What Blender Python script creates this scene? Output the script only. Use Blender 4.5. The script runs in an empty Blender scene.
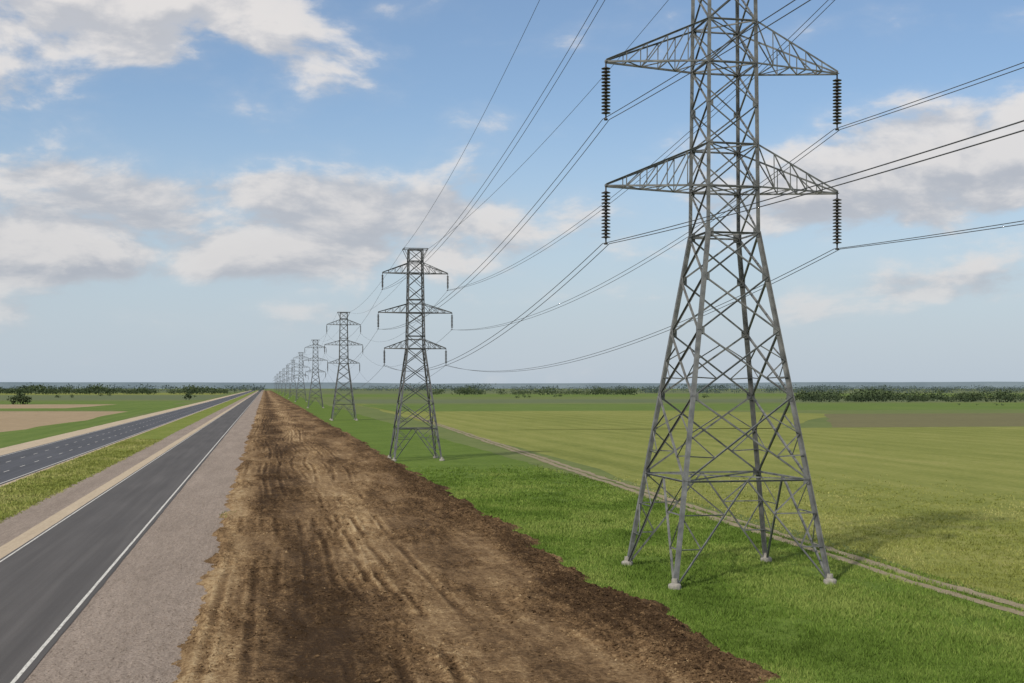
import bpy, math, random
import numpy as np
from mathutils import Vector
random.seed(4); rng=np.random.default_rng(7)
S=bpy.context.scene
F=1250.0; H=12.0; TH=math.atan(247/F); CT=math.cos(TH); TT=math.tan(TH)

# ---------------------------------------------------------------- helpers
def link(o,parent=None):
    S.collection.objects.link(o)
    if parent: o.parent=parent
    return o
def empty(name,loc=(0,0,0)):
    o=bpy.data.objects.new(name,None); o.location=loc; o.empty_display_size=0.5
    return link(o)
def np_mesh(name,verts,faces,mat=None,smooth=False,attrs=None):
    verts=np.asarray(verts,dtype=np.float32); faces=np.asarray(faces,dtype=np.int32)
    n,k=faces.shape
    me=bpy.data.meshes.new(name)
    me.vertices.add(len(verts)); me.vertices.foreach_set('co',verts.ravel())
    me.loops.add(n*k); me.loops.foreach_set('vertex_index',faces.ravel())
    me.polygons.add(n); me.polygons.foreach_set('loop_start',np.arange(0,n*k,k,dtype=np.int32))
    try: me.polygons.foreach_set('loop_total',np.full(n,k,dtype=np.int32))
    except Exception: pass
    me.polygons.foreach_set('use_smooth',np.full(n,smooth))
    me.update(calc_edges=True)
    if attrs:
        for an,av in attrs.items():
            a=me.attributes.new(an,'FLOAT','POINT'); a.data.foreach_set('value',np.asarray(av,dtype=np.float32))
    if mat: me.materials.append(mat)
    me.validate()
    return me
def hash2(ix,iy,seed):
    h=(ix.astype(np.int64)*374761393+iy.astype(np.int64)*668265263+seed*1442695041)&0xffffffff
    h=((h^(h>>13))*1274126177)&0xffffffff
    h=h^(h>>16)
    return (h&0xffff)/65535.0
def vn(x,y,seed=0):
    ix=np.floor(x);iy=np.floor(y);fx=x-ix;fy=y-iy
    fx=fx*fx*(3-2*fx);fy=fy*fy*(3-2*fy)
    a=hash2(ix,iy,seed);b=hash2(ix+1,iy,seed);c=hash2(ix,iy+1,seed);d=hash2(ix+1,iy+1,seed)
    return (a*(1-fx)+b*fx)*(1-fy)+(c*(1-fx)+d*fx)*fy
def fbm(x,y,seed=0,o=4):
    t=0;a=.5;s=0
    for i in range(o):
        t=t+a*vn(x,y,seed+i);s+=a;a*=.5;x=x*2.03+3.1;y=y*2.03+7.7
    return t/s

class NT:
    def __init__(s,nt): s.nt=nt
    def n(s,t,**kw):
        nd=s.nt.nodes.new(t)
        for k,v in kw.items(): setattr(nd,k,v)
        return nd
    def set(s,inp,v):
        if isinstance(v,bpy.types.NodeSocket): s.nt.links.new(v,inp)
        else: inp.default_value=v
    def m(s,op,a,b=0.0,c=0.0,clamp=False):
        nd=s.n('ShaderNodeMath',operation=op,use_clamp=clamp)
        s.set(nd.inputs[0],a);s.set(nd.inputs[1],b);s.set(nd.inputs[2],c)
        return nd.outputs[0]
    def noise(s,vec,scale,detail=4,rough=.5,dist=0.0):
        nd=s.n('ShaderNodeTexNoise')
        s.set(nd.inputs['Vector'],vec);nd.inputs['Scale'].default_value=scale
        nd.inputs['Detail'].default_value=detail;nd.inputs['Roughness'].default_value=rough
        nd.inputs['Distortion'].default_value=dist
        return nd.outputs['Fac']
    def scale(s,vec,sc,loc=(0,0,0)):
        nd=s.n('ShaderNodeMapping');s.set(nd.inputs['Vector'],vec)
        nd.inputs['Scale'].default_value=sc;nd.inputs['Location'].default_value=loc
        return nd.outputs[0]
    def ramp(s,fac,stops,interp='LINEAR'):
        nd=s.n('ShaderNodeValToRGB');s.set(nd.inputs[0],fac)
        cr=nd.color_ramp;cr.interpolation=interp
        while len(cr.elements)<len(stops): cr.elements.new(0.5)
        for e,(p,c) in zip(cr.elements,stops):
            e.position=p;e.color=(c[0],c[1],c[2],1) if not isinstance(c,(int,float)) else (c,c,c,1)
        return nd.outputs[0]
    def mix(s,f,a,b,blend='MIX'):
        nd=s.n('ShaderNodeMix',data_type='RGBA',blend_type=blend)
        s.set(nd.inputs[0],f)
        for i,v in ((6,a),(7,b)):
            if isinstance(v,tuple) and len(v)==3: v=(*v,1)
            s.set(nd.inputs[i],v)
        return nd.outputs[2]
    def smooth(s,x,lo,hi,a=0.0,b=1.0):
        nd=s.n('ShaderNodeMapRange',interpolation_type='SMOOTHSTEP')
        s.set(nd.inputs[0],x);nd.inputs[1].default_value=lo;nd.inputs[2].default_value=hi
        nd.inputs[3].default_value=a;nd.inputs[4].default_value=b
        return nd.outputs[0]
def new_mat(name,rough=.9,spec=.2,metal=0.0):
    m=bpy.data.materials.new(name);m.use_nodes=True
    t=NT(m.node_tree);b=m.node_tree.nodes['Principled BSDF']
    b.inputs['Roughness'].default_value=rough;b.inputs['Metallic'].default_value=metal
    b.inputs['Specular IOR Level'].default_value=spec
    pos=t.n('ShaderNodeNewGeometry').outputs['Position']
    return m,t,b,pos
def bump(t,b,h,dist,strength=1.0):
    nd=t.n('ShaderNodeBump');t.set(nd.inputs['Height'],h)
    nd.inputs['Distance'].default_value=dist;nd.inputs['Strength'].default_value=strength
    t.nt.links.new(nd.outputs[0],b.inputs['Normal'])
def ground_mat(name,cols,big=.05,small=2.0,stretch=(1,1),bd=.05,rough=.95,wsm=.45,lo=.32,hi=.68,rows=0,ramp_amp=.12):
    m,t,b,pos=new_mat(name,rough,.08)
    v=t.scale(pos,(stretch[0],stretch[1],1))
    n1=t.noise(v,big,4,.6); n2=t.noise(pos,small,3,.7)
    n3=t.noise(v,big*9,3,.65)
    f=t.m('ADD',t.m('MULTIPLY',n1,(1-wsm)*.5),t.m('ADD',t.m('MULTIPLY',n2,wsm),t.m('MULTIPLY',n3,(1-wsm)*.5)))
    if rows:
        w=t.n('ShaderNodeTexWave',wave_type='BANDS',bands_direction='X')
        t.set(w.inputs['Vector'],pos);w.inputs['Scale'].default_value=rows
        w.inputs['Distortion'].default_value=2.0;w.inputs['Detail'].default_value=1;w.inputs['Detail Scale'].default_value=.1
        w2=t.noise(t.scale(pos,(1,.02,1)),.35,3,.6)
        f=t.m('ADD',f,t.m('ADD',t.m('MULTIPLY',t.m('SUBTRACT',w.outputs['Fac'],.5),ramp_amp*.5),t.m('MULTIPLY',t.m('SUBTRACT',w2,.5),ramp_amp*1.8)))
    st=[(lo+(hi-lo)*i/(len(cols)-1),c) for i,c in enumerate(cols)]
    t.set(b.inputs['Base Color'],t.ramp(f,st))
    if bd: bump(t,b,n2,bd,.8)
    return m

# ---------------------------------------------------------------- materials
M={}
M['grass']=ground_mat('verge_grass_soil',[(.052,.074,.015),(.075,.120,.019),(.108,.160,.028),(.155,.19,.05)],.10,3.0,bd=.10)
M['ground']=ground_mat('farmland_ground',[(.080,.110,.034),(.115,.145,.046),(.15,.17,.062)],.006,.25,(1,.6),bd=0)
M['crop']=ground_mat('crop_field_yellow_green',[(.112,.132,.030),(.150,.170,.040),(.195,.207,.056),(.25,.235,.085)],.022,1.2,(1,.35),bd=.10,rows=.035)
M['greenf']=ground_mat('green_field',[(.070,.112,.022),(.100,.148,.032),(.138,.178,.046)],.02,.8,(1,.5),bd=.08,rows=.05)
M['brownf']=ground_mat('ploughed_field',[(.105,.100,.048),(.132,.124,.060),(.150,.150,.065)],.012,.3,(.5,1),bd=.0)
M['tanf']=ground_mat('stubble_field',[(.22,.165,.10),(.28,.215,.135),(.34,.265,.17)],.03,.8,(1,.3),bd=.06)
M['darkg']=ground_mat('far_meadow',[(.082,.112,.052),(.105,.130,.062),(.135,.148,.072)],.005,.06,(1,1.5),bd=0)
M['gravel']=ground_mat('gravel_shoulder',[(.12,.098,.08),(.24,.198,.165),(.41,.345,.29)],.5,10,(1,.10),bd=.08,wsm=.6)
M['concrete']=ground_mat('concrete_edge_strip',[(.30,.245,.175),(.40,.33,.24),(.48,.40,.30)],.5,6,(1,.1),bd=.01)
M['median']=ground_mat('median_grass',[(.075,.105,.018),(.12,.155,.027),(.17,.195,.045),(.24,.21,.09)],.12,2.0,(1,.4),bd=.10)
M['path']=ground_mat('path_dirt',[(.15,.13,.08),(.23,.195,.13),(.31,.265,.185)],.4,4,(1,.3),bd=.05)
def asphalt(name,base):
    m,t,b,pos=new_mat(name,.85,.25)
    v=t.scale(pos,(1.2,.02,1)); n=t.noise(v,1.0,4,.6); g=t.noise(pos,14,3,.75); p=t.noise(t.scale(pos,(.3,.05,1)),1.0,4,.5)
    f=t.m('ADD',t.m('MULTIPLY',n,.42),t.m('ADD',t.m('MULTIPLY',g,.33),t.m('MULTIPLY',p,.25)))
    c=t.ramp(f,[(.32,tuple(x*.66 for x in base)),(.5,base),(.68,tuple(x*1.45 for x in base))])
    t.set(b.inputs['Base Color'],c);bump(t,b,g,.012,.6);return m
M['asphalt']=asphalt('asphalt',(.078,.073,.070))
M['asphalt2']=asphalt('asphalt_far',(.066,.068,.076))
m,t,b,pos=new_mat('road_paint',.7,.3)
n=t.noise(t.scale(pos,(3,.6,1)),3,5,.7);t.set(b.inputs['Base Color'],t.ramp(n,[(.3,(.22,.21,.19)),(.48,(.50,.49,.45)),(.8,(.68,.67,.63))]));M['paint']=m
m,t,b,pos=new_mat('bare_earth',.98,.05)
at=t.n('ShaderNodeAttribute',attribute_name='dry').outputs['Fac']
sx=t.n('ShaderNodeSeparateXYZ');t.set(sx.inputs[0],pos)
wa=t.noise(t.scale(pos,(.05,.018,1)),1.0,2,.5)
xw=t.m('ADD',sx.outputs[0],t.m('MULTIPLY',wa,9.0))
cv=t.n('ShaderNodeCombineXYZ');t.set(cv.inputs[0],t.m('MULTIPLY',xw,1.9));t.set(cv.inputs[1],t.m('MULTIPLY',sx.outputs[1],.09))
st=t.noise(cv.outputs[0],1.0,4,.65)
n1=t.noise(t.scale(pos,(1,.6,1)),.8,4,.74,.5);n2=t.noise(pos,4.0,4,.85)
f=t.m('ADD',t.m('MULTIPLY',at,.85),t.m('ADD',t.m('MULTIPLY',t.m('SUBTRACT',n1,.5),.85),t.m('ADD',t.m('MULTIPLY',t.m('SUBTRACT',n2,.5),1.35),t.m('MULTIPLY',t.m('SUBTRACT',st,.5),.60))))
c=t.ramp(f,[(.0,(.050,.031,.017)),(.22,(.110,.069,.036)),(.42,(.190,.122,.064)),(.62,(.30,.208,.112)),(.9,(.45,.34,.20))])
t.set(b.inputs['Base Color'],c);bump(t,b,t.m('ADD',n2,t.m('MULTIPLY',st,.6)),.18,1.0);M['dirt']=m
m,t,b,pos=new_mat('galvanised_steel',.55,.4,.3)
n=t.noise(pos,1.7,4,.6);t.set(b.inputs['Base Color'],t.ramp(n,[(.3,(.095,.10,.10)),(.55,(.175,.18,.175)),(.8,(.28,.28,.27))]));M['steel']=m
m,t,b,pos=new_mat('galvanised_steel_weathered',.6,.4,.2)
n=t.noise(pos,1.0,3,.6);t.set(b.inputs['Base Color'],t.ramp(n,[(.3,(.08,.087,.09)),(.7,(.145,.15,.155))]));M['steel2']=m
m,t,b,pos=new_mat('insulator_porcelain',.4,.4)
n=t.noise(pos,4,2,.5);t.set(b.inputs['Base Color'],t.ramp(n,[(.3,(.03,.028,.027)),(.7,(.055,.05,.047))]));M['ins']=m
m,t,b,pos=new_mat('conductor_aluminium',.6,.3,.3)
n=t.noise(pos,.5,2,.5);t.set(b.inputs['Base Color'],t.ramp(n,[(.3,(.06,.065,.07)),(.7,(.09,.095,.10))]));M['wire']=m
m,t,b,pos=new_mat('footing_concrete',.9,.2)
n=t.noise(pos,5,4,.6);t.set(b.inputs['Base Color'],t.ramp(n,[(.3,(.2,.19,.17)),(.7,(.34,.32,.28))]));M['foot']=m
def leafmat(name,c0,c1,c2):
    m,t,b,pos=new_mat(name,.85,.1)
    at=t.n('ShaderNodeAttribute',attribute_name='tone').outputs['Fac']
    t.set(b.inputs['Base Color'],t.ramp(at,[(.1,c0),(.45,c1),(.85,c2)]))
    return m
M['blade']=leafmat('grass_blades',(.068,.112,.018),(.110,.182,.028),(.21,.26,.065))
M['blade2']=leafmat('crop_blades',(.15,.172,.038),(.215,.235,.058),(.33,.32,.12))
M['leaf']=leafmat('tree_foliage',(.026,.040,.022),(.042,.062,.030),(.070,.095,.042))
M['leaf_far']=leafmat('tree_foliage_painted_haze',(.058,.083,.080),(.070,.098,.092),(.088,.118,.104))  # aerial haze painted in: foliage colours paled towards blue-grey for the far rows
m,t,b,pos=new_mat('hills_painted_haze',1.0,0)
n=t.noise(pos,.002,4,.6);t.set(b.inputs['Base Color'],t.ramp(n,[(.35,(.125,.165,.190)),(.65,(.165,.210,.235))]));M['hill']=m  # pale blue base colour stands in for atmospheric haze over the hills

# ---------------------------------------------------------------- flat sheets
def strip(name,x0,x1,y0,y1,z,mat,wob=0.0,seed=1,wl=6.0,parent=None):
    ys=[y0];
    while ys[-1]<y1: ys.append(ys[-1]+max(.6,abs(ys[-1])*.02))
    ys[-1]=y1;ys=np.array(ys)
    wa=(fbm(ys/wl,ys*0+seed,seed,4)-.5)*2*wob; wb=(fbm(ys/wl,ys*0+seed+9,seed+5,4)-.5)*2*wob
    v=np.empty((len(ys),2,3));v[:,0,0]=x0+wa;v[:,1,0]=x1+wb;v[:,:,1]=ys[:,None];v[:,:,2]=z
    i=np.arange(len(ys)-1)*2
    f=np.stack([i,i+1,i+3,i+2],1)
    return link(bpy.data.objects.new(name,np_mesh(name,v.reshape(-1,3),f,mat)),parent)
def poly(name,pts,z,mat):
    out=[]
    if len(pts)==4 and abs(pts[0][0])<30000:
        for k in range(4):
            a=pts[k];c=pts[(k+1)%4];L=math.hypot(c[0]-a[0],c[1]-a[1]);n=24
            for i in range(n):
                q=i/n;w=math.sin(q*math.pi)*min(L*.012,9)*(float(fbm(np.array(q*7+k),np.array(z*900.+k),5,3))-.5)*2
                out.append((a[0]+(c[0]-a[0])*q-(c[1]-a[1])/L*w,a[1]+(c[1]-a[1])*q+(c[0]-a[0])/L*w))
    else: out=pts
    me=bpy.data.meshes.new(name);me.from_pydata([(x,y,z) for x,y in out],[],[list(range(len(out)))]);me.materials.append(mat)
    return link(bpy.data.objects.new(name,me))
R=40000
poly('ground',[(-R,-R),(R,-R),(R,R),(-R,R)],0,M['ground'])
poly('crop_field',[(38,-60),(420,-60),(420,335),(52,345)],.006,M['crop'])
poly('crop_field',[(52,345),(145,338),(250,520),(62,900)],.006,M['crop'])
poly('ploughed_field',[(165,345),(900,336),(900,500),(245,520)],.012,M['brownf'])
poly('crop_field',[(420,-60),(1400,-60),(1400,320),(420,330)],.006,M['crop'])
poly('green_field',[(62,610),(1500,590),(1500,820),(62,860)],.009,M['greenf'])
poly('far_meadow',[(60,920),(3000,900),(3000,1250),(60,1200)],.009,M['darkg'])
poly('green_field',[(60,1500),(3000,1420),(3000,2100),(60,2000)],.009,M['greenf'])
poly('far_meadow',[(60,2300),(6000,2300),(6000,5000),(60,5000)],.009,M['darkg'])
poly('green_field',[(-70,40),(-50,40),(-50,900),(-70,900)],.008,M['greenf'])
poly('stubble_field',[(-160,60),(-69,60),(-66,640),(-150,660)],.012,M['tanf'])
poly('green_field',[(-600,60),(-162,60),(-153,660),(-600,660)],.009,M['greenf'])
poly('green_field',[(-600,670),(-66,670),(-60,1100),(-600,1100)],.009,M['greenf'])
poly('stubble_field',[(-300,740),(-110,740),(-100,900),(-320,930)],.014,M['tanf'])
poly('far_meadow',[(-3000,1200),(-55,1200),(-55,1900),(-3000,1900)],.009,M['darkg'])
poly('crop_field',[(-3000,2000),(-70,2000),(-70,2600),(-3000,2600)],.009,M['crop'])
poly('far_meadow',[(-6000,2800),(-60,2800),(-60,6000),(-6000,6000)],.009,M['darkg'])

strip('grass_verge',16,40.5,-80,4200,.022,M['grass'],.9,3,5)
strip('gravel_shoulder',-10.2,-2.0,-80,5000,.030,M['gravel'],.15,5,3)
strip('gravel_shoulder',-23.2,-18.4,-80,5000,.026,M['gravel'],.35,6,4)
strip('median_grass',-31.0,-22.6,-80,5000,.022,M['median'],.2,8,6)
strip('concrete_edge_strip',-19.4,-18.0,-80,5000,.050,M['concrete'],.04,9,5)
def road(name,x0,x1,mat,lines,dashes):
    p=empty(name)
    strip('asphalt_surface',x0,x1,-80,5500,.060,mat,.07,2,3,p)
    for i,(a,w) in enumerate(lines): strip('edge_line',a-w/2,a+w/2,-80,4000,.066,M['paint'],.015,11+i,2,p)
    v=[];f=[]
    for x in dashes:
        y=-78.
        while y<2500:
            k=len(v);v+=[(x-.08,y,.066),(x+.08,y,.066),(x+.08,y+4,.066),(x-.08,y+4,.066)];f.append((k,k+1,k+2,k+3));y+=12
    if v: link(bpy.data.objects.new('lane_dashes',np_mesh('lane_dashes',v,f,M['paint'])),p)
road('highway',-18.0,-9.6,M['asphalt'],[(-10.0,.18),(-17.75,.14)],[])
road('highway',-45.2,-31.6,M['asphalt2'],[(-32.1,.2),(-44.6,.2)],[-36.0,-40.3])
strip('concrete_edge_strip',-50.5,-45.2,-80,5000,.045,M['concrete'],.2,19,6)
strip('concrete_edge_strip',-31.6,-31.0,-80,5000,.045,M['concrete'],.05,29,6)

PP=[(40.2,-60),(39.6,20),(39.7,60),(39.75,74),(40.7,99),(42,137),(44.5,187),(50,308),(60,520)]
def pathx(y): return np.interp(y,[p[1] for p in PP],[p[0] for p in PP])
ys=np.arange(-60,520,.6);p=empty('farm_track')
for side in (-.66,.66):
    wv=.48+.34*(fbm(ys/3,ys*0+side,31)-.5)*2; cx=pathx(ys)+side+(fbm(ys/8,ys*0,33)-.5)*.8+(fbm(ys/1.5,ys*0+side*9,35)-.5)*.3
    v=np.empty((len(ys),2,3));v[:,0,0]=cx-wv;v[:,1,0]=cx+wv;v[:,:,1]=ys[:,None];v[:,:,2]=.040+.004*(side>0)
    i=np.arange(len(ys)-1)*2
    link(bpy.data.objects.new('wheel_track',np_mesh('wheel_track',v.reshape(-1,3),np.stack([i,i+1,i+3,i+2],1),M['path'])),p)

# ---------------------------------------------------------------- bare earth strip (displaced)
ys=[38.]
while ys[-1]<4200: ys.append(ys[-1]+max(.12,ys[-1]*.0026))
ys=np.array(ys);xs=np.linspace(-4.9,22.4,238)
X,Y=np.meshgrid(xs,ys)
def dirt_fields(X,Y):
    el=-3.9+ (fbm(Y/5,Y*0+1,41,5)-.5)*1.8 ; er=20.3+(fbm(Y/5,Y*0+2,42,6)-.5)*3.6+(fbm(X/1.5,Y/1.5,142,3)-.5)*1.8
    el=el+(fbm(X/1.0,Y/1.4,143,3)-.5)*1.0
    edge=np.clip(np.minimum((X-el)/.7,(er-X)/.9),-1,1)
    z=.19+.20*(fbm(X/4,Y/9,43,4)-.5)+.10*(fbm(X/.9,Y/1.3,44,4)-.5)
    rough=np.clip((fbm(X/3.2,Y/11,45,4)-.42)*5,0,1)
    berm=np.exp(-((X-(20.3-1.9))/1.7)**2)
    rough=np.clip(rough+berm,0,1)
    cl=fbm(X/.55,Y/.55,46,3)
    z+=(.18+rough)*.58*np.clip(cl-.40,0,1)+berm*(.10+.38*(fbm(X/1.0,Y/1.4,47,3)-.4))
    dry=.42+.85*(fbm(X/3.0,Y/22,48,5)-.5)+.20*np.exp(-((X-7.8)/2.4)**2)+.18*np.exp(-((X+2.4)/1.3)**2)-.18*np.exp(-((X-2.4)/2.2)**2)-.05*berm-.12*rough
    for k,(x0,a,wl,ph,gap,dep) in enumerate([(7.2,.7,150,0,2.0,.09),(9.6,1.0,210,1.7,2.1,.08),(1.4,.5,130,3,1.9,.08),(4.2,1.2,240,5.1,2.0,.08),(-1.4,.3,130,2.2,1.8,.04),(5.8,.9,90,4.0,2.0,.09)]):
        xc=x0+a*np.sin(Y/wl*6.283+ph)+.2*(fbm(Y/9,Y*0+k,60+k,2)-.5)
        for s in (-.5,.5):
            d=X-(xc+s*gap)
            g=np.exp(-(d/.20)**2);sh=np.exp(-((np.abs(d)-.38)/.13)**2)
            on=np.clip((fbm(Y/12,Y*0+k*3,70+k,3)-.42)*5,0,1)
            tread=.5+.5*np.sin(Y*14+np.sign(d)*d*8)
            z+=on*(-dep*g+.05*sh+.02*g*tread)
            dry+=on*(.15*sh-.22*g)
    z=np.maximum(z,.02)
    z=np.where(edge<1,z*np.clip(edge,0,1)-.08*(1-edge),z)
    return z,np.clip(dry,0,1),edge
Z,dry,edge=dirt_fields(X,Y)
nr,nc=X.shape
idx=np.arange(nr*nc).reshape(nr,nc)
fc=np.stack([idx[:-1,:-1],idx[:-1,1:],idx[1:,1:],idx[1:,:-1]],-1).reshape(-1,4)
link(bpy.data.objects.new('bare_earth_strip',np_mesh('bare_earth_strip',np.stack([X,Y,Z+.035],-1).reshape(-1,3),fc,M['dirt'],True,{'dry':dry.ravel()})))

octv=np.array([(1,0,0),(-1,0,0),(0,1,0),(0,-1,0),(0,0,1),(0,0,-1)],float)
octf=np.array([(0,2,4),(2,1,4),(1,3,4),(3,0,4),(2,0,5),(1,2,5),(3,1,5),(0,3,5)])
def stones(name,px,py,pz,sz,mat,attr):
    n=len(px);sc=sz[:,None,None]*rng.uniform(.55,1.2,(n,6,1))*np.array([1,1,.7])
    a=rng.uniform(0,6.28,n);v=octv[None]*sc+rng.normal(0,.15,(n,6,3))*sz[:,None,None]
    x=v[...,0]*np.cos(a)[:,None]-v[...,1]*np.sin(a)[:,None];y=v[...,0]*np.sin(a)[:,None]+v[...,1]*np.cos(a)[:,None]
    v=np.stack([x+px[:,None],y+py[:,None],v[...,2]+pz[:,None]],-1).reshape(-1,3)
    f=(octf[None]+(np.arange(n)*6)[:,None,None]).reshape(-1,3)
    link(bpy.data.objects.new(name,np_mesh(name,v,f,mat,False,{'dry':np.repeat(attr,6),'tone':np.repeat(attr,6)})))
n=70000
py=43*np.exp(rng.uniform(0,1.5,n));px=np.where(rng.random(n)<.35,rng.normal(17.8,1.6,n),rng.uniform(-4,20,n))
pz,pd,pe=dirt_fields(px,py);ok=(pe>.1)&((fbm(px/3.2,py/11,45,4)>.43)|(px>16.5)|(rng.random(n)<.18))
px,py,pz,pd=px[ok],py[ok],pz[ok],pd[ok];sz=.025+.07*rng.random(len(px))**2+(rng.random(len(px))<.03)*.09
stones('soil_clods',px,py,pz+.04,sz,M['dirt'],np.clip(pd*.95+rng.normal(0,.16,len(px)),0,1))
n=14000;py=43*np.exp(rng.uniform(0,1.2,n));px=-3.3-6.2*rng.random(n)**1.6
stones('gravel_stones',px,py,np.full(n,.04),.015+.045*rng.random(n)**2,M['gravel'],rng.random(n))

# ---------------------------------------------------------------- grass blades
def blades(name,px,py,hmin,hmax,w,mat,per=5,spread=.18):
    n=len(px)*per
    cx=np.repeat(px,per)+rng.normal(0,spread,n);cy=np.repeat(py,per)+rng.normal(0,spread,n)
    dist=np.hypot(cx,cy);wd=w*np.clip(dist/60,1,3.0)
    a=rng.uniform(0,6.28,n);h=rng.uniform(hmin,hmax,n)*(.4+1.1*fbm(cx/2,cy/2,101,3))
    lean=rng.normal(0,.45,(n,2))*h[:,None]
    b0=np.stack([cx-np.cos(a)*wd,cy-np.sin(a)*wd,np.full(n,.0)],-1);b1=np.stack([cx+np.cos(a)*wd,cy+np.sin(a)*wd,np.full(n,.0)],-1)
    tp=np.stack([cx+lean[:,0],cy+lean[:,1],h],-1)
    v=np.stack([b0,b1,tp],1).reshape(-1,3);f=np.arange(n*3).reshape(-1,3)
    tone=np.clip(1.35*fbm(cx/5,cy/8,103,5)+.5*(rng.random(n)-.5)-.18,0,1)
    link(bpy.data.objects.new(name,np_mesh(name,v,f,mat,False,{'tone':np.repeat(tone,3)})))
n=66000;py=42*np.exp(rng.uniform(0,1.5,n));px=rng.uniform(17.0,41.5,n)
_,_,e=dirt_fields(px,py)
tr=np.minimum(abs(px-pathx(py)-.7),abs(px-pathx(py)+.7))
bare=fbm(px/2.2,py/4,131,4)
ok=((e<.05)|((e<.98)&(rng.random(n)<.22)))&(tr>.50)&((bare<.66)|(rng.random(n)<.3))&(rng.random(n)<np.clip((190-py)/75,0,1))
blades('verge_grass_blades',px[ok],py[ok],.08,.28,.022,M['blade'])
n=34000;q=rng.random(n);py=42*np.exp(1.5*q);px=41.0+45*rng.random(n)**1.1
fade=np.clip((86-px)/25,0,1)*np.clip((165-py)/80,0,1)
ok=(px>pathx(py)+1.3)&(rng.random(n)<fade)
blades('crop_field_blades',px[ok],py[ok],.06,.20,.024,M['blade2'])
n=14000;py=60*np.exp(rng.uniform(0,1.6,n));px=rng.uniform(-31,-22.8,n)
blades('median_grass_blades',px,py,.08,.28,.025,M['blade2'],4)
cx,cy,k=-3.3,119,45
blades('weeds',rng.normal(cx,.3,k),rng.normal(cy,1.2,k),.15,.4,.025,M['blade'],5,.12)

# ---------------------------------------------------------------- lattice towers
class Steel:
    def __init__(s): s.v=[];s.f=[]
    def beam(s,p0,p1,w,ref=None,th=.16):
        p0=Vector(p0);p1=Vector(p1);d=(p1-p0)
        if d.length<1e-4:return
        d.normalize()
        if ref is None: ref=Vector((0,0,1)) if abs(d.z)<.9 else Vector((1,0,0))
        ref=Vector(ref);a=(ref-d*ref.dot(d))
        if a.length<1e-3: ref=Vector((.3,.9,.1));a=(ref-d*ref.dot(d))
        a.normalize();b=d.cross(a);t=w*th
        prof=[(0,0),(w,0),(w,t),(t,t),(t,w),(0,w)]
        k=len(s.v)
        for P in (p0,p1):
            for x,y in prof: s.v.append(tuple(P+a*(x-w*.3)+b*(y-w*.3)))
        for i in range(6):
            j=(i+1)%6;s.f.append((k+i,k+j,k+6+j,k+6+i))
        s.f.append((k,k+1,k+2,k+3));s.f.append((k,k+3,k+4,k+5))
        s.f.append((k+6,k+9,k+8,k+7));s.f.append((k+6,k+11,k+10,k+9))
    def plate(s,c,u,v,n,a,b,t=.02):
        c=Vector(c);u=Vector(u).normalized();v=Vector(v).normalized();n=Vector(n).normalized();k=len(s.v)
        for sn in (-1,1):
            for x,y in ((-a,-b),(a,-b),(a,b),(-a,b)): s.v.append(tuple(c+u*x+v*y+n*(sn*t)))
        for q in ((0,3,2,1),(4,5,6,7),(0,1,5,4),(1,2,6,5),(2,3,7,6),(3,0,4,7)): s.f.append(tuple(k+i for i in q))
def lerp(a,b,t): return tuple(a[i]+(b[i]-a[i])*t for i in range(3))
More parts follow.
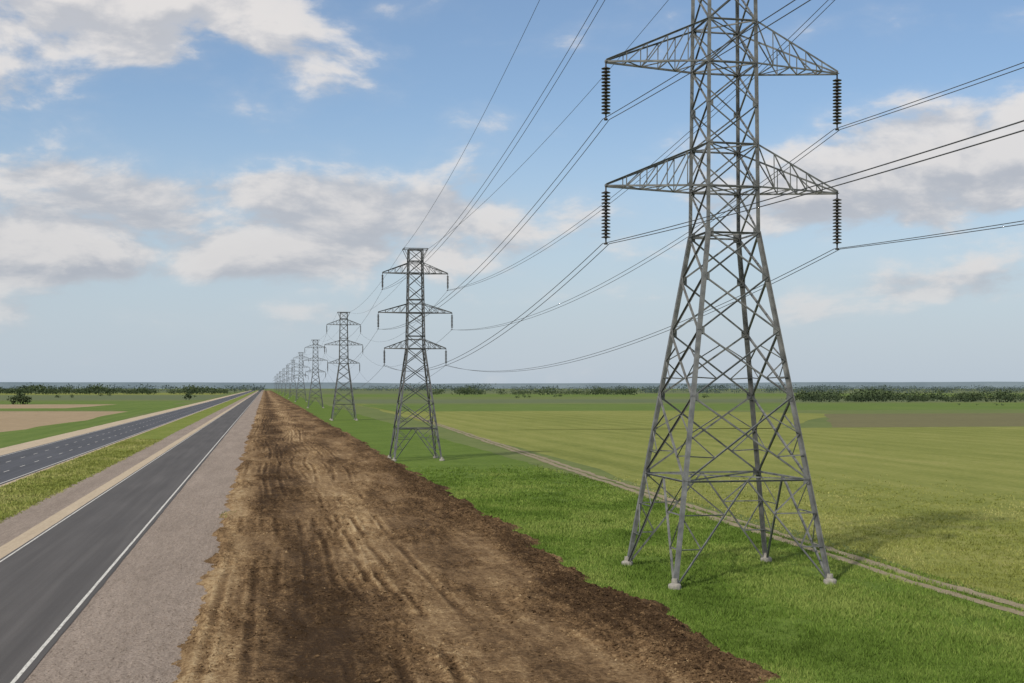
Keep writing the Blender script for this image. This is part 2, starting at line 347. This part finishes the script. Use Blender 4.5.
def tower_mesh(name,P,mat):
    st=Steel();hw=lambda z: np.interp(z,P['hz'],P['hw'])
    sg=[(-1,-1),(1,-1),(1,1),(-1,1)]
    C=lambda k,z:(sg[k%4][0]*float(hw(z)),sg[k%4][1]*float(hw(z)),z)
    lv=P['levels'];L=P['leg'];B=P['brace']
    for i in range(len(lv)-1):
        z0,z1=lv[i],lv[i+1]
        for k in range(4):
            w=L if z1<=P['waist'] else L*.72
            st.beam(C(k,z0),C(k,z1+.05),w,(-sg[k][0],0,0))
            k2=(k+1)%4
            nrm=Vector(((sg[k][0]+sg[k2][0])/2,(sg[k][1]+sg[k2][1])/2,0))
            a0,b0,a1,b1=C(k,z0),C(k2,z0),C(k,z1),C(k2,z1)
            bw=B if z1<=P['waist'] else B*.8
            if P.get('plates'):
                hd=Vector(b1)-Vector(a1)
                for q,sgn in ((a1,1),(b1,-1)):
                    st.plate(Vector(q)+hd.normalized()*sgn*.17+nrm*.03,hd,(0,0,1),nrm,.20 if z1<=P['waist'] else .13,.26 if z1<=P['waist'] else .16,.012)
            if i==0:
                mid=lerp(a1,b1,.5)
                st.beam(a1,b1,B,nrm)
                for q0,q1,oth in ((a0,a1,b1),(b0,b1,a1)):
                    st.beam(q0,mid,B,nrm)
                    for tt in (.36,.68):
                        st.beam(lerp(q0,q1,tt),lerp(q0,mid,tt),B*.6,nrm)
                    st.beam(lerp(q0,q1,.68),lerp(q0,mid,.36),B*.6,nrm)
                    st.beam(q1,lerp(q0,mid,.68),B*.6,nrm)
            else:
                st.beam(a0,b1,bw,nrm);st.beam(b0,a1,bw,nrm)
                if i in P['hsub']:
                    w0=hw(z0);w1=hw(z1);tc=w0/(w0+w1)
                    ctr=lerp(a0,b1,tc)
                    for q0,q1,d1 in ((a0,a1,b1),(b0,b1,a1)):
                        st.beam(lerp(q0,q1,.5*tc+.02),lerp(q0,ctr,.5),B*.6,nrm)
                        st.beam(lerp(q0,q1,tc),lerp(q0,ctr,.5),B*.6,nrm)
                        st.beam(lerp(q0,q1,tc),lerp(q1,ctr,.5),B*.6,nrm)
                if z1 in P['horiz']: st.beam(a1,b1,bw,nrm)
        if z1 in P['horiz'] or i==0:
            st.beam(C(0,z1),C(2,z1),B*.7);st.beam(C(1,z1),C(3,z1),B*.7)
    for za,span,dz in P['arms']:
        for s in (-1,1):
            h0=float(hw(za));h1=float(hw(za+dz));nd=P['adiv']
            ch={}
            for q in (-1,1):
                rb=(s*h0,q*h0,za);rt=(s*h1,q*h1,za+dz)
                tb=(s*span,q*.12,za);ttp=(s*span,q*.12,za+.14)
                st.beam(rb,tb,B*.95,(0,0,1));st.beam(rt,ttp,B*.95,(0,0,-1))
                for j in range(nd):
                    t0=j/nd;t1=(j+1)/nd
                    if j>0: st.beam(lerp(rb,tb,t0),lerp(rt,ttp,t0),B*.55,(0,1,0))
                    if j<nd-1: st.beam(lerp(rt,ttp,t0),lerp(rb,tb,t1),B*.55,(0,1,0))
                ch[q]=(rb,tb,rt,ttp)
            for j in range(1,nd):
                t0=j/nd;t1=(j-1)/nd
                st.beam(lerp(ch[-1][0],ch[-1][1],t0),lerp(ch[1][0],ch[1][1],t0),B*.5)
                q=1 if j%2 else -1
                st.beam(lerp(ch[-q][0],ch[-q][1],t1),lerp(ch[q][0],ch[q][1],t0),B*.5)
            st.beam((s*span,-.2,za+.05),(s*span,.2,za+.05),B)
        for q in (-1,1):
            st.beam((-float(hw(za)),q*float(hw(za)),za),(float(hw(za)),q*float(hw(za)),za),B,(0,0,1))
            h1=float(hw(za+dz));st.beam((-h1,q*h1,za+dz),(h1,q*h1,za+dz),B*.8,(0,0,1))
    zt=lv[-1]; g=P['cap']
    for q in (-1,1):
        st.beam((-g,q*hw(zt),zt+.12),(g,q*hw(zt),zt+.12),B,(0,0,1))
        for s in (-1,1):
            st.beam((s*g,q*hw(zt),zt+.12),(s*hw(zt-1.6),q*hw(zt-1.6),zt-1.6),B*.7,(0,0,1))
    for s in (-1,1): st.beam((s*g,-hw(zt),zt+.12),(s*g,hw(zt),zt+.12),B*.8)
    me=bpy.data.meshes.new(name);me.from_pydata(st.v,[],st.f);me.materials.append(mat);me.update()
    return me
def lathe(prof,seg,ox,oy,oz,v,f):
    k=len(v);m=len(prof)
    for i in range(seg):
        a=2*math.pi*i/seg
        for r,z in prof: v.append((ox+r*math.cos(a),oy+r*math.sin(a),oz+z))
    for i in range(seg):
        j=(i+1)%seg
        for q in range(m-1): f.append((k+i*m+q,k+j*m+q,k+j*m+q+1,k+i*m+q+1))
def insul_mesh(name,P,seg):
    v=[];f=[];Lg=P['ilen'];r=P['ir'];nd=P['idisks']
    prof=[(.001,-.02),(.05,-.02),(.05,-.30)]
    step=(Lg-.6)/nd
    for i in range(nd):
        z=-.3-i*step
        prof+=[(.08,z),(.11,z-.15*step),(r,z-.45*step),(r,z-.6*step),(.6*r,z-.66*step),(.08,z-.75*step)]
    prof+=[(.05,-Lg+.28),(.05,-Lg+.06),(.12,-Lg+.05),(.12,-Lg-.05),(.001,-Lg-.05)]
    for za,span,dz in P['arms']:
        for s in (-1,1): lathe(prof,seg,s*span,0,za,v,f)
    me=bpy.data.meshes.new(name);me.from_pydata(v,[],f);me.materials.append(M['ins']);me.polygons.foreach_set('use_smooth',[True]*len(f));me.update();return me
def foot_mesh(name,P):
    v=[];f=[]
    for sx in (-1,1):
        for sy in (-1,1):
            lathe([(P['fr']*1.15,-.3),(P['fr']*1.1,.22),(P['fr'],.30),(P['fr']*.55,.36),(P['fr']*.5,.62),(.001,.64)],12,sx*P['hw'][0],sy*P['hw'][0],0,v,f)
    me=bpy.data.meshes.new(name);me.from_pydata(v,[],f);me.materials.append(M['foot']);me.update();return me
PN=dict(hz=[0,21.7,51],hw=[4.95,1.68,1.42],levels=[0,6.3,11.4,15.5,18.9,21.7,24.6,27.3,29.8,32.4,35.1,37.8,40.6,43.3,46.1,48.8],
    horiz=[21.7,24.6,27.3,32.4,35.1,40.6,43.3,48.8],waist=21.7,leg=.26,brace=.120,hsub=[1,2],plates=True,
    arms=[(24.6,7.8,2.7),(32.4,7.8,2.7),(40.9,7.5,2.7)],adiv=5,cap=6.2,ilen=3.6,ir=.29,idisks=14,fr=.36)
PF=dict(hz=[0,18.3,34.6],hw=[3.9,1.45,1.15],levels=[0,5.2,9.4,12.8,15.7,18.3,20.4,22.3,24.2,26.4,28.5,30.7,32.7,34.6],
    horiz=[18.3,20.4,24.2,26.4,30.7,32.7,34.6],waist=18.3,leg=.25,brace=.13,hsub=[1],
    arms=[(18.3,5.1,1.5),(24.2,6.1,1.5),(30.7,5.4,1.7)],adiv=4,cap=2.0,ilen=2.7,ir=.2,idisks=9,fr=.4)
mN=tower_mesh('steel_lattice',PN,M['steel']);iN=insul_mesh('insulators',PN,14);fN=foot_mesh('footings',PN)
mF=tower_mesh('steel_lattice_b',PF,M['steel2']);iF=insul_mesh('insulators_b',PF,8);fF=foot_mesh('footings_b',PF)
towers=[]
def tower(x,y,near,sc=1.0,rz=0.0):
    p=empty('transmission_tower',(x,y,0));p.scale=(sc,sc,sc);p.rotation_euler[2]=rz
    for nm,me in (('steel_lattice',mN if near else mF),('insulators',iN if near else iF),('footings',fN if near else fF)):
        link(bpy.data.objects.new(nm,me),p)
    towers.append((x,y,PN if near else PF,sc))
yof=lambda x,z: z/CT-x*TT
tower(30.5,-48,True)
tower(28.8,yof(28.8,80),True)
tower(24.3,yof(24.3,206),False)
tower(27.8,yof(27.8,450),False,1.12)
for x,z,s in ((28.3,714,1.12),(28.5,1010,1.15),(28.5,1290,1.15),(28.5,1600,1.15),(28.5,1950,1.15),(28.5,2400,1.2),(28.5,2900,1.2),(28.5,3500,1.2)):
    tower(x,yof(x,z),False,s)

cu=bpy.data.curves.new('power_line_wires','CURVE');cu.dimensions='3D';cu.bevel_depth=.023;cu.bevel_resolution=1
def wire(p0,p1,sag,n=48):
    sp=cu.splines.new('POLY');sp.points.add(n-1)
    for i in range(n):
        t=i/(n-1);sp.points[i].co=(p0[0]+(p1[0]-p0[0])*t,p0[1]+(p1[1]-p0[1])*t,p0[2]+(p1[2]-p0[2])*t-4*sag*t*(1-t),1)
for i in range(min(len(towers)-1,7)):
    (xa,ya,Pa,sa),(xb,yb,Pb,sb)=towers[i],towers[i+1]
    sag=(yb-ya)*(.012 if i==0 else .028 if i==1 else .022)
    for j in range(3):
        for s in (-1,1):
            A=(xa+s*Pa['arms'][j][1]*sa,ya,(Pa['arms'][j][0]-Pa['ilen'])*sa);Bp=(xb+s*Pb['arms'][j][1]*sb,yb,(Pb['arms'][j][0]-Pb['ilen'])*sb)
            offs=(-.22,.22) if i<2 else (0,)
            for o in offs: wire((A[0]+o,A[1],A[2]),(Bp[0]+o,Bp[1],Bp[2]),sag+ (0.15 if o>0 else 0))
    for s in (-1,1):
        wire((xa+s*Pa['cap']*sa,ya,(Pa['levels'][-1]+.1)*sa),(xb+s*Pb['cap']*sb,yb,(Pb['levels'][-1]+.1)*sb),sag*.7)
wo=bpy.data.objects.new('power_line_wires',cu);cu.materials.append(M['wire']);link(wo)

# ---------------------------------------------------------------- distant trees
def tree_mass(name,px,py,hh,mat,q=70,wide=1.0):
    V=[];Fc=[];T=[];k=0
    for x,y,h in zip(px,py,hh):
        r=h*.03
        base=[(x-r,y-r,-.2),(x+r,y-r,-.2),(x+r,y+r,-.2),(x-r,y+r,-.2)];top=[(x-r*.3,y-r*.3,h*.6),(x+r*.3,y-r*.3,h*.6),(x+r*.3,y+r*.3,h*.6),(x-r*.3,y+r*.3,h*.6)]
        V.append(np.array(base+top));T.append(np.zeros(8))
        Fc.append(np.array([(0,1,5,4),(1,2,6,5),(2,3,7,6),(3,0,4,7)])+k);k+=8
        nc=rng.integers(5,9);cc=np.stack([x+rng.normal(0,h*.24*wide,nc),y+rng.normal(0,h*.24*wide,nc),h*rng.uniform(.15,.85,nc)],-1)
        ci=rng.integers(0,nc,q);c=cc[ci]+rng.normal(0,h*.11,(q,3))*np.array([1.3*wide,1.3*wide,.9])
        c[:,2]=np.clip(c[:,2],h*.04,h*1.05)
        s=h*rng.uniform(.04,.09,q)
        d1=rng.normal(size=(q,3));d1/=np.linalg.norm(d1,axis=1)[:,None];d2=np.cross(d1,rng.normal(size=(q,3)));d2/=np.linalg.norm(d2,axis=1)[:,None]
        v=np.stack([c+(-d1-d2*.7)*s[:,None],c+(d1*.9-d2)*s[:,None],c+(d1+d2*.8)*s[:,None],c+(-d1*.8+d2)*s[:,None]],1).reshape(-1,3)
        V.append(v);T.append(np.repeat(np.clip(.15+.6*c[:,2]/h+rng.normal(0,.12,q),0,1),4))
        Fc.append(np.arange(q*4).reshape(-1,4)+k);k+=q*4
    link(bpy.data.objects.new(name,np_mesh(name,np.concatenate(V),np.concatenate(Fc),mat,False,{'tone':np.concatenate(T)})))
def uz(u,z):
    X=z*CT*(u-265)/F; return X,z/CT-X*TT
def row(name,u0,u1,z0,z1,n,h0,h1,mat,q=60,gap=.45,seed=1,wide=1.0):
    u=rng.uniform(u0,u1,n);z=rng.uniform(z0,z1,n);keep=fbm(u/18,u*0+seed,seed,3)>gap;u,z=u[keep],z[keep]
    X,Yy=uz(u,z);h=rng.uniform(h0,h1,len(u))*(.35+1.3*fbm(u/12,u*0,seed+3,3))
    tree_mass(name,X,Yy,h,mat,q,wide)
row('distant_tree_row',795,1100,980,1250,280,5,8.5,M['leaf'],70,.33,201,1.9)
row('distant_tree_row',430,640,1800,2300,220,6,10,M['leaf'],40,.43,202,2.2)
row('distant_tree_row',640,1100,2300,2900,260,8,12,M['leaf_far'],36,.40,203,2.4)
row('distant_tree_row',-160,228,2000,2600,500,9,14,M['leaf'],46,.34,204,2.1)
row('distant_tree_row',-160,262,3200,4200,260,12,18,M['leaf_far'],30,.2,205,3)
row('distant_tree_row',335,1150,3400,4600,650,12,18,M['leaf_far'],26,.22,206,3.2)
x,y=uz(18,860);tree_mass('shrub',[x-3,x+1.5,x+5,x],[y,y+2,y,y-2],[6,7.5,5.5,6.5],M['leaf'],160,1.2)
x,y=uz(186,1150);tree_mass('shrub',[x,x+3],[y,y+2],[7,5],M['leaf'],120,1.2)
bx=[];by=[];bh=[]
for u,z in ((70,1400),(105,1650),(520,1350),(560,1500),(700,1400),(985,820)):
    x,y=uz(u,z)
    for k in range(rng.integers(2,5)): bx.append(x+rng.normal(0,9));by.append(y+rng.normal(0,9));bh.append(rng.uniform(2.5,4.5) if z>900 else rng.uniform(1.2,2.2))
tree_mass('field_hedge_bushes',bx,by,bh,M['leaf'],70,1.4)

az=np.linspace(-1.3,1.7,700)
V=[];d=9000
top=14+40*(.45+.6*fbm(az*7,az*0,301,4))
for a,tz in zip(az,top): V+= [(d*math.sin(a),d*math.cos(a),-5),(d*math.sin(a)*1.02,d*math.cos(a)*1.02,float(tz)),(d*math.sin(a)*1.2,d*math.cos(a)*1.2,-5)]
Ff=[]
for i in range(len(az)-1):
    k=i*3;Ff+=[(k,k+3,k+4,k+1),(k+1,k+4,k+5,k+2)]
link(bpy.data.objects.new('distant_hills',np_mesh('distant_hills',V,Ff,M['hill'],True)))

# ---------------------------------------------------------------- light
EL=math.radians(45);ROT=math.radians(228)
sd=Vector((math.sin(ROT)*math.cos(EL),math.cos(ROT)*math.cos(EL),math.sin(EL)))
sl=bpy.data.lights.new('sun','SUN');sl.energy=3.6;sl.angle=math.radians(2.0);sl.color=(1,.93,.82)
so=link(bpy.data.objects.new('sun',sl));so.rotation_euler=sd.to_track_quat('Z','Y').to_euler();so.location=(0,0,80)

w=bpy.data.worlds.new('World');S.world=w;w.use_nodes=True;t=NT(w.node_tree)
bg=w.node_tree.nodes['Background'];STR=.11;bg.inputs['Strength'].default_value=STR
sky=t.n('ShaderNodeTexSky',sky_type='NISHITA');sky.sun_disc=False;sky.sun_elevation=EL;sky.sun_rotation=ROT
sky.air_density=1.0;sky.dust_density=1.0;sky.ozone_density=2.0
gen=t.n('ShaderNodeTexCoord').outputs['Generated']
sp=t.n('ShaderNodeSeparateXYZ');t.set(sp.inputs[0],gen)
x,y,z=sp.outputs
azn=t.m('ARCTAN2',x,y);eln=t.m('ARCSINE',z)
def bear(u): return TH+math.atan((u-512)/F)
def elev(u,v): return math.atan((387-v)/math.hypot(F,u-512))
cb=t.n('ShaderNodeCombineXYZ');t.set(cb.inputs[0],azn);t.set(cb.inputs[1],t.m('MULTIPLY',eln,2.1))
P0=cb.outputs[0]
def cloudn(off):
    v=t.scale(P0,(1,1,1),(3.3+off[0],1.7+off[1],0))
    return t.noise(v,8.5,7,.57,.2)
n0=cloudn((0,0));n1=cloudn((-.010,.030))
blobs=[(60,28,190,45,.28),(240,2,90,16,.14),(5,95,70,20,.12),(15,170,50,14,.16),(60,225,160,36,.26),(250,203,120,30,.24),(420,215,150,28,.22),(110,265,230,20,.20),(310,255,200,18,.14),
       (930,160,150,50,.27),(1000,115,90,34,.14),(830,215,150,26,.20),(940,285,120,16,.18),(790,310,60,9,.08),(220,315,220,14,.12)]
bias=None
for u,v,ru,rv,a in blobs:
    dx=t.m('MULTIPLY',t.m('SUBTRACT',azn,bear(u)),F/ru);dy=t.m('MULTIPLY',t.m('SUBTRACT',eln,elev(u,v)),F/rv)
    g=t.m('MULTIPLY',t.m('EXPONENT',t.m('MULTIPLY',t.m('ADD',t.m('MULTIPLY',dx,dx),t.m('MULTIPLY',dy,dy)),-.7)),a)
    bias=g if bias is None else t.m('ADD',bias,g)
bias=t.m('MINIMUM',bias,.29)
far=t.smooth(t.m('ABSOLUTE',t.m('SUBTRACT',azn,TH)),.5,.8,0,.14)
hi=t.smooth(eln,.33,.5,0,.10)
bias=t.m('ADD',bias,t.m('ADD',far,hi))
dn=t.m('ADD',n0,bias)
cov=t.m('ADD',t.m('MULTIPLY',t.smooth(dn,.60,.75),.72),t.m('MULTIPLY',t.smooth(dn,.48,.86),.28))
lit=t.smooth(t.m('SUBTRACT',n0,n1),-.10,.10)
thick=t.smooth(dn,.66,.90)
K=1/STR
bright=(.80*K,.765*K,.74*K);grey=(.43*K,.455*K,.51*K)
lit2=t.m('ADD',t.m('MULTIPLY',lit,.74),t.m('SUBTRACT',t.smooth(eln,.05,.3,.10,.42),t.m('MULTIPLY',thick,.16)),clamp=True)
ccol=t.mix(lit2,grey,bright)
skyc=t.n('ShaderNodeHueSaturation');skyc.inputs['Saturation'].default_value=1.06;skyc.inputs['Value'].default_value=1.18
t.set(skyc.inputs['Color'],sky.outputs[0])
hz=t.smooth(eln,.0,.24,.90,.06)
base=t.mix(hz,skyc.outputs[0],(.485*K,.565*K,.655*K))
col=t.mix(t.m('MULTIPLY',cov,t.smooth(eln,.0,.10,.25,.92)),base,ccol)
t.set(bg.inputs['Color'],col)

# ---------------------------------------------------------------- camera
cd=bpy.data.cameras.new('camera');cd.sensor_width=36;cd.lens=36*F/1024;cd.clip_end=80000;cd.shift_y=45.5/1024
co=link(bpy.data.objects.new('camera',cd));co.location=(0,0,H);co.rotation_euler=(math.radians(90),0,-TH)
S.camera=co
S.view_settings.view_transform='Standard';S.view_settings.look='None';S.view_settings.exposure=0
